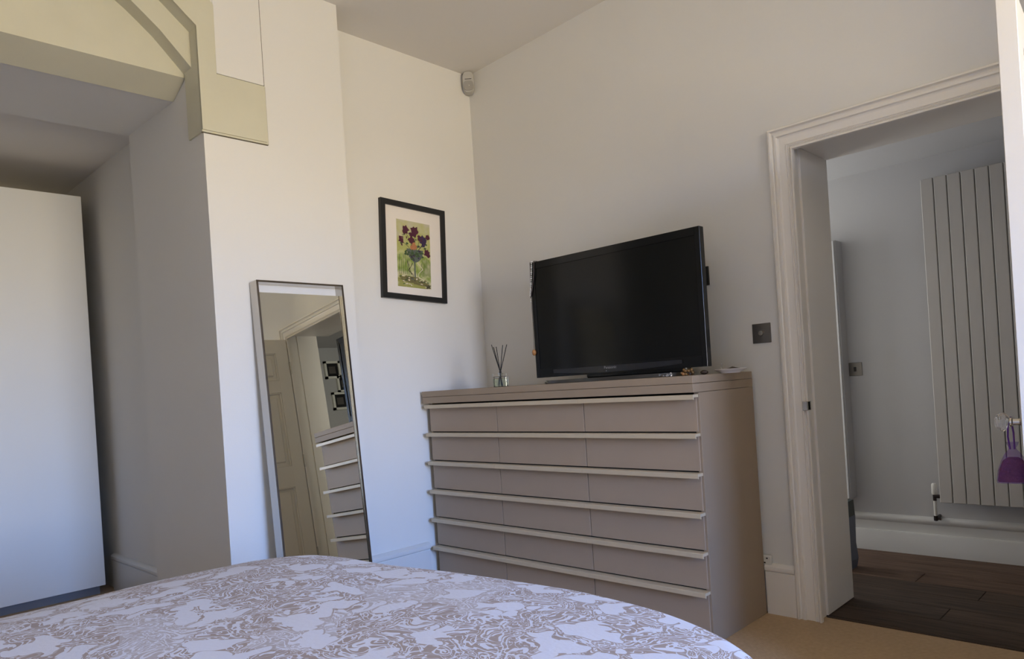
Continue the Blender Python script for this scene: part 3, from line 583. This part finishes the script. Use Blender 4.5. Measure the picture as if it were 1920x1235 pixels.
# necklaces hung over the television's top left corner
def strand(pts, step):
    P = [Vector(p) for p in pts]; out = []; 
    for a, b in zip(P, P[1:]):
        n_ = max(1, int((b-a).length/step)); out += [a+(b-a)*(i/n_) for i in range(n_)]
    return out + [P[-1]]
nk = thing('silver_necklace', 'silver bead necklace draped over the top left corner of the television', 'necklace', (TX0, TY, 1.60))
bm = bmesh.new()
for i, p in enumerate(strand([(TX0+.020, TY+.02, TZ1+.004), (TX0+.018, TY-.010, TZ1+.003), (TX0+.013, TY-.012, 1.66), (TX0+.006, TY-.013, 1.60), (TX0-.004, TY-.012, 1.56), (TX0-.008, TY-.004, 1.52), (TX0-.006, TY, 1.46)], .009)): ball(bm, p, .0042 if i % 3 else .0055, 1)
obj('bead_strand', bm, M['pearl'], nk, smooth=True, sharp=80)
bm = bmesh.new(); tube(bm, [(TX0+.034, TY+.02, TZ1+.004), (TX0+.036, TY-.010, TZ1+.004), (TX0+.028, TY-.011, 1.65), (TX0+.012, TY-.011, 1.585), (TX0-.002, TY-.010, 1.54)], .003, 6); obj('dark_loop', bm, M['bead_dark'], nk, smooth=True)
pk = thing('pendant_necklace', 'brown cord necklace with amber pendant hanging down the television edge', 'necklace', (TX0, TY, 1.25))
bm = bmesh.new(); tube(bm, [(TX0+.012, TY+.02, TZ1+.003), (TX0+.008, TY-.010, TZ1+.003), (TX0-.003, TY-.006, 1.60), (TX0-.004, TY-.004, 1.40), (TX0-.003, TY-.008, 1.272)], .0013, 6); obj('cord', bm, M['cord'], pk)
bm = bmesh.new(); ball(bm, (TX0-.003, TY-.011, 1.254), .0125, 2, (1, .8, 1.35)); obj('amber_pendant', bm, M['amber'], pk, smooth=True, sharp=80)

# ------------------------------------------------------------------ alarm sensor in the corner
sn = thing('motion_sensor', 'white motion sensor mounted high in the corner of the walls', 'sensor', (XC+.030, TVY-.030, 2.945), (0, 0, R(45)))
# local frame: -y faces the room
def capsule(wd, ht, y0_, y1_, taper=.86, n=28):
    bm = bmesh.new(); rows = []
    for y_, s_ in ((y0_, 1.0), (y0_+(y1_-y0_)*.6, .98), (y1_, taper)):
        row = []
        for i in range(n):
            t_ = 2*math.pi*i/n; c_, s2 = math.cos(t_), math.sin(t_)
            ex_ = .55 if s2 > 0 else .8
            row.append(bm.verts.new((wd/2*s_*math.copysign(abs(c_)**.6, c_), y_, ht/2*(1-(1-s_)*.5)*math.copysign(abs(s2)**ex_, s2))))
        rows.append(row)
    for a, b in zip(rows, rows[1:]):
        for i in range(n): bm.faces.new((a[i], a[(i+1) % n], b[(i+1) % n], b[i]))
    bm.faces.new(rows[0][::-1]); bm.faces.new(rows[-1]); bmesh.ops.recalc_face_normals(bm, faces=bm.faces); return bm
obj('housing', capsule(.076, .132, .020, -.030), M['grey_plastic'], sn, smooth=True, sharp=50)
bm = capsule(.064, .062, -.024, -.0345, .9); bmesh.ops.translate(bm, verts=bm.verts, vec=(0, 0, -.024)); ln = obj('lens_window', bm, M['lens'], sn, smooth=True, sharp=50)
obj('slot', B(-.020, .020, -.0312, -.029, .0145, .0178), M['gap'], sn)
bm = bmesh.new(); ball(bm, (.004, -.0345, -.024), .0032, 1); obj('indicator', bm, M['white_plastic'], ln)

# ------------------------------------------------------------------ framed watercolour
pw, ph, fb = .455, .545, .030
pic = thing('framed_picture', 'watercolour of purple flowers in a black frame hung slightly crooked', 'picture', (XC+.001, 2.5685, 1.872), (0, 0, 0))
# local frame u (along +Y on the wall), v up, d out of the wall (+X); turned clockwise a little
ca, sa = math.cos(R(-2.5)), math.sin(R(-2.5))
PW = lambda u, v, d: (XC+.001+d, 2.5685 + u*ca - v*sa, 1.872 + u*sa + v*ca)
def rect(u0, u1, v0, v1, d0, d1, bm=None):
    bm = bm or bmesh.new(); prism(bm, [(u0, v0), (u1, v0), (u1, v1), (u0, v1)], PW, d0, d1); return bm
bm = rect(-pw/2, -pw/2+fb, -ph/2, ph/2, 0, .022); rect(pw/2-fb, pw/2, -ph/2, ph/2, 0, .022, bm); rect(-pw/2+fb, pw/2-fb, -ph/2, -ph/2+fb, 0, .022, bm); rect(-pw/2+fb, pw/2-fb, ph/2-fb, ph/2, 0, .022, bm)
obj('frame', bm, M['black_frame'], pic); obj('mount', rect(-pw/2+fb, pw/2-fb, -ph/2+fb, ph/2-fb, .001, .010), M['mount'], pic)
def art_bg():
    m, n, b, t = nodes_of('watercolour_wash')
    s = n.nodes.new('ShaderNodeSeparateXYZ'); n.links.new(t.outputs['Object'], s.inputs[0])
    mr_ = n.nodes.new('ShaderNodeMapRange'); mr_.inputs['From Min'].default_value = -.19; mr_.inputs['From Max'].default_value = .19; n.links.new(s.outputs['Z'], mr_.inputs['Value'])
    ns = n.nodes.new('ShaderNodeTexNoise'); ns.inputs['Scale'].default_value = 16; ns.inputs['Detail'].default_value = 6; n.links.new(t.outputs['Object'], ns.inputs['Vector'])
    f = mnode(n, 'ADD', mr_.outputs[0], mnode(n, 'MULTIPLY', mnode(n, 'SUBTRACT', ns.outputs['Fac'], .5), .9))
    r = n.nodes.new('ShaderNodeValToRGB'); e_ = r.color_ramp.elements; e_[0].position = 0; e_[0].color = (.30, .30, .08, 1); e_[1].position = 1; e_[1].color = (.52, .48, .36, 1)
    for p_, c_ in ((.12, (.60, .55, .34, 1)), (.3, (.22, .30, .05, 1)), (.45, (.50, .50, .22, 1)), (.62, (.40, .40, .12, 1)), (.8, (.48, .46, .22, 1))):
        q = e_.new(p_); q.color = c_
    n.links.new(f, r.inputs[0]); n.links.new(r.outputs[0], b.inputs['Base Color']); b.inputs['Roughness'].default_value = .85; return m
au0, au1, av0, av1 = -.118, .118, -.200, .175
A_ = [art_bg()] + [mat('paint_'+nm, c_, .8, noise_amt=.35, noise_scale=45) for nm, c_ in (('plum', (.075, .012, .030)), ('violet', (.040, .020, .065)), ('orange', (.42, .17, .07)), ('leaf', (.05, .09, .03)), ('stem', (.06, .055, .025)), ('vase', (.10, .12, .105)), ('earth', (.16, .14, .05)), ('pale', (.62, .55, .42)))]
bm = rect(au0, au1, av0, av1, .009, .0106); nb = len(bm.faces)
def blot(u, v, ru, rv, mi, jag=.25, k=14, d=.0110):
    u = max(au0+ru*1.1, min(au1-ru*1.1, u)); pts = []
    for i in range(k):
        t_ = 2*math.pi*i/k; q = 1 + random.uniform(-jag, jag); pts.append(bm.verts.new(PW(u+ru*q*math.cos(t_), v+rv*q*math.sin(t_), d+random.uniform(0, .0003))))
    f_ = bm.faces.new(pts); f_.material_index = mi
def stroke(pts, wd, mi, d=.0109):
    for (u0, v0), (u1, v1) in zip(pts, pts[1:]):
        L = math.hypot(u1-u0, v1-v0); nx, ny = -(v1-v0)/L*wd/2, (u1-u0)/L*wd/2
        f_ = bm.faces.new([bm.verts.new(PW(a, b, d)) for a, b in ((u0+nx, v0+ny), (u1+nx, v1+ny), (u1-nx, v1-ny), (u0-nx, v0-ny))]); f_.material_index = mi
for i in range(12): stroke([(.045+i*.006, -.125+random.uniform(-.01, .01)), (.047+i*.006+random.uniform(-.003, .003), -.04+random.uniform(-.02, .02))], .0018, 4)
for i in range(6): u_ = -.105+i*.013; stroke([(u_, -.13), (u_+.003, -.02+random.uniform(-.03, .03))], .003, 4)
blot(-.04, -.155, .078, .016, 7, .3, 20); blot(.05, -.175, .060, .012, 7, .3, 20); blot(.095, -.185, .018, .012, 5, .4)
for uu, vv in ((-.06, .115), (.005, .115), (-.015, .09), (-.09, .06), (-.02, .065), (.042, .08), (.07, .065), (.10, .09), (.10, .0)): stroke([(-.005, -.02), ((uu-.005)/2+.01, (vv-.02)/2+.008), (uu, vv)], .0028, 5)
for a in range(26): blot(random.uniform(-.09, .09), random.uniform(-.02, .06), .009, .006, 4, .4, 8)
bl = [(-.052, .018), (.066, .018), (.058, -.02), (.035, -.045), (.014, -.055), (.0, -.055), (-.025, -.042), (-.046, -.012)]
f_ = bm.faces.new([bm.verts.new(PW(u, v, .0111)) for u, v in bl]); f_.material_index = 6
stroke([(.003, -.053), (.003, -.150)], .010, 6, .0111); blot(.003, -.152, .03, .006, 6, .15)
for pts in ([(-.012, -.06), (-.03, -.09), (-.045, -.105), (-.012, -.125), (-.01, -.145), (-.05, -.15)], [(.02, -.055), (.045, -.075), (.06, -.09), (.03, -.115), (.025, -.135), (.08, -.158)], [(-.05, -.05), (-.035, -.10), (-.02, -.13)]): stroke(pts, .004, 8 if pts[0][0] > 0 else 5, .0112)
for u, v, r_, mi in ((-.058, .122, .021, 1), (.006, .122, .024, 1), (-.015, .098, .012, 1), (-.088, .062, .017, 1), (-.018, .068, .018, 1), (.046, .085, .015, 1), (.068, .074, .024, 2), (.103, .098, .014, 1), (.100, .006, .018, 1), (.04, .08, .01, 1)): blot(u, v, r_*1.15, r_*1.2, mi, .32, 14, .0114)
for u, v in ((.0, .045), (.008, .030), (-.008, .028)): blot(u, v, .015, .014, 3, .35, 12, .0115)
for a in range(34):
    t_ = random.random(); blot(random.uniform(-.045, .055)*(1-.5*t_), .014-.055*t_, random.uniform(.004, .009), random.uniform(.004, .008), random.choice((4, 5, 6, 4, 2)), .45, 8, .0116)
for a in range(26): blot(random.uniform(-.10, .10), random.uniform(-.19, -.135), random.uniform(.004, .012), random.uniform(.002, .005), random.choice((7, 5, 4, 8)), .45, 8, .0113)
for a in range(16): blot(random.uniform(-.10, .10), random.uniform(.03, .11), random.uniform(.003, .007), random.uniform(.003, .007), random.choice((1, 4, 5, 8, 2)), .45, 8, .0113)
blot(.02, -.005, .018, .010, 4, .4, 10, .0116); blot(-.01, .0, .012, .008, 4, .4, 10, .0116)
obj('watercolour', bm, A_, pic)

# ------------------------------------------------------------------ leaning mirror
ML, MR, MTOP, MD = 1.489, 1.924, 1.618, .064
lean = R(4.2)
mi_ = thing('leaning_mirror', 'tall nickel framed mirror leaning against the white pier', 'mirror', (XP+.003+MTOP*math.sin(lean), (ML+MR)/2, 0), (0, -lean, .0043))
# local frame: x out of the glass, y across, z along the height; back plane x=0 touches the pier at the top
mw, mh, th = (MR-ML)/2, MTOP, .007
bm = bmesh.new()
box(bm, 0, MD, -mw, -mw+th, 0, mh); box(bm, 0, MD, mw-th, mw, 0, mh); box(bm, 0, MD, -mw+th, mw-th, mh-th, mh); box(bm, 0, MD, -mw+th, mw-th, 0, th)
obj('frame', bm, M['chrome'], mi_)
bm = bmesh.new()
for q in ((-mw-.0004, -mw+th+.001, 0, mh), (mw-th-.001, mw+.0004, 0, mh), (-mw, mw, mh-th-.001, mh+.0004), (-mw, mw, 0, th+.001)): box(bm, MD-.002, MD+.001, *q)
obj('frame_edge', bm, M['frame_edge'], mi_)
obj('backing_board', B(.001, .006, -mw+th, mw-th, th, mh-th), M['white_board'], mi_)
bm = bmesh.new(); prism(bm, [(MD-.008, th+.001), (MD-.003, th+.001), (MD-.017, mh-.050), (MD-.022, mh-.050)], lambda u, v, d: (u, d, v), -mw+th+.0005, mw-th-.0005)
obj('mirror_glass', bm, M['mirror'], mi_)

# ------------------------------------------------------------------ wardrobe in the alcove
wd = thing('wardrobe', 'tall plain white wardrobe standing in the alcove behind the arch', 'wardrobe', (-5.1, .75, 0))
WZ0, WZ1, WF, WY = .052, 2.380, -4.800, 1.351
obj('body', B(-5.40, WF-.020, -.45, WY, WZ0, WZ1), M['ward'], wd)
obj('plinth', B(-5.38, WF-.05, -.43, WY-.02, 0, WZ0), M['ward_dark'], wd)
for i in range(3): obj('door', B(WF-.018, WF, WY-.6*(i+1)+.0015, WY-.6*i-.0005, WZ0+.003, WZ1-.001, bev=.0015), M['ward'], wd)

# ------------------------------------------------------------------ bed and duvet
bed = thing('bed', 'wide divan bed hidden under a paisley duvet', 'bed', (-1.28, .25, 0))
obj('divan_base', B(-2.08, -.47, -.80, 1.12, .06, .33, bev=.02, seg=2), M['divan'], bed)
obj('mattress', B(-2.06, -.49, -.78, 1.10, .33, .55, bev=.05, seg=3), M['mattress'], bed)
obj('headboard', B(-2.12, -.43, -.92, -.82, .0, 1.02, bev=.02, seg=2), M['divan'], bed)
for x_ in (-2.0, -.55):
    for y_ in (-.7, 1.02):
        bm = bmesh.new(); lathe(bm, [(0, 0), (.025, 0), (.03, .06), (0, .06)], 12, Matrix.Translation((x_, y_, 0))); obj('foot', bm, M['reed'], bed)
out = [(-2.193, .376), (-2.196, .554), (-2.208, .764), (-2.194, .955), (-2.162, 1.066), (-2.105, 1.145), (-2.036, 1.186), (-1.922, 1.208), (-1.793, 1.222), (-1.536, 1.262), (-1.309, 1.297), (-1.143, 1.312), (-.997, 1.310), (-.872, 1.292), (-.763, 1.256), (-.692, 1.222), (-.599, 1.153), (-.50, 1.03), (-.44, .88), (-.40, .65), (-.385, .40), (-.38, .0), (-.38, -.45), (-.42, -.66), (-.52, -.765), (-.75, -.80), (-1.28, -.80), (-1.85, -.80), (-2.07, -.76), (-2.16, -.66), (-2.19, -.45), (-2.19, .0)]
cx, cy = -1.28, .28
bm = bmesh.new(); NA = 240
# resample the outline by angle with a closed Catmull-Rom curve
K = len(out); dense = []
for i in range(K):
    p0, p1, p2, p3 = (Vector((*out[(i+j) % K], 0)) for j in (-1, 0, 1, 2))
    for s_ in range(16):
        t_ = s_/16; dense.append(0.5*((2*p1) + (p2-p0)*t_ + (2*p0-5*p1+4*p2-p3)*t_*t_ + (3*p1-p0-3*p2+p3)*t_**3))
angs = sorted((math.atan2(p.y-cy, p.x-cx), math.hypot(p.x-cx, p.y-cy)) for p in dense)
def rad_at(a):
    import bisect
    i = bisect.bisect_left(angs, (a, 0)); a1, r1 = angs[i % len(angs)]; a0, r0 = angs[i-1]
    da = (a1-a0) % (2*math.pi); f = ((a-a0) % (2*math.pi))/da if da > 1e-9 else 0
    return r0+(r1-r0)*min(1, f)
prof = [(.06, .0), (.14, 0), (.22, 0), (.30, 0), (.38, 0), (.46, 0), (.54, 0), (.60, 0), (.66, 0), (.72, 0)]
rings = [.06+.045*i for i in range(20)]                   # relative radius inside, then absolute offsets outside
def top_z(rel): 
    return .632 - .034*max(0, (rel-.55)/.45)**2.2
rows = []
cen = bm.verts.new((cx, cy, .632))
def wr(x, y): return .006*noise.noise(Vector((x*3.1, y*3.1, .3))) + .0025*noise.noise(Vector((x*9, y*9, 2.3)))
rel_list = [.08, .16, .24, .32, .40, .48, .55, .62, .68, .74, .79, .84, .88, .91, .94, .965, .985, 1.0]
outer = [(.010, -.004), (.022, -.012), (.034, -.024), (.045, -.042), (.054, -.066), (.060, -.10), (.064, -.15), (.067, -.21), (.072, -.28), (.078, -.34)]
for rel in rel_list:
    row = []
    for i in range(NA):
        a = -math.pi + 2*math.pi*i/NA; r_ = rad_at(a)*rel; x_, y_ = cx+r_*math.cos(a), cy+r_*math.sin(a)
        row.append(bm.verts.new((x_, y_, top_z(rel)+wr(x_, y_)*(1-.5*rel))))
    rows.append(row)
for o_, dz in outer:
    row = []
    for i in range(NA):
        a = -math.pi + 2*math.pi*i/NA; fold = 1 + max(0, -dz-.05)*1.3*math.sin(a*31+1.3*math.sin(a*5)); r_ = rad_at(a) + o_*fold; x_, y_ = cx+r_*math.cos(a), cy+r_*math.sin(a)
        row.append(bm.verts.new((x_, max(y_, -.815), top_z(1)+dz+wr(x_, y_)*.5)))
    rows.append(row)
for i in range(NA): bm.faces.new((cen, rows[0][i], rows[0][(i+1) % NA]))
for a, b in zip(rows, rows[1:]):
    for i in range(NA): bm.faces.new((a[i], b[i], b[(i+1) % NA], a[(i+1) % NA]))
bmesh.ops.recalc_face_normals(bm, faces=bm.faces)
dv = tag(obj('duvet', bm, M['duvet'], None, smooth=True, sharp=80), 'white and taupe paisley duvet spread over the bed in the foreground', 'duvet')
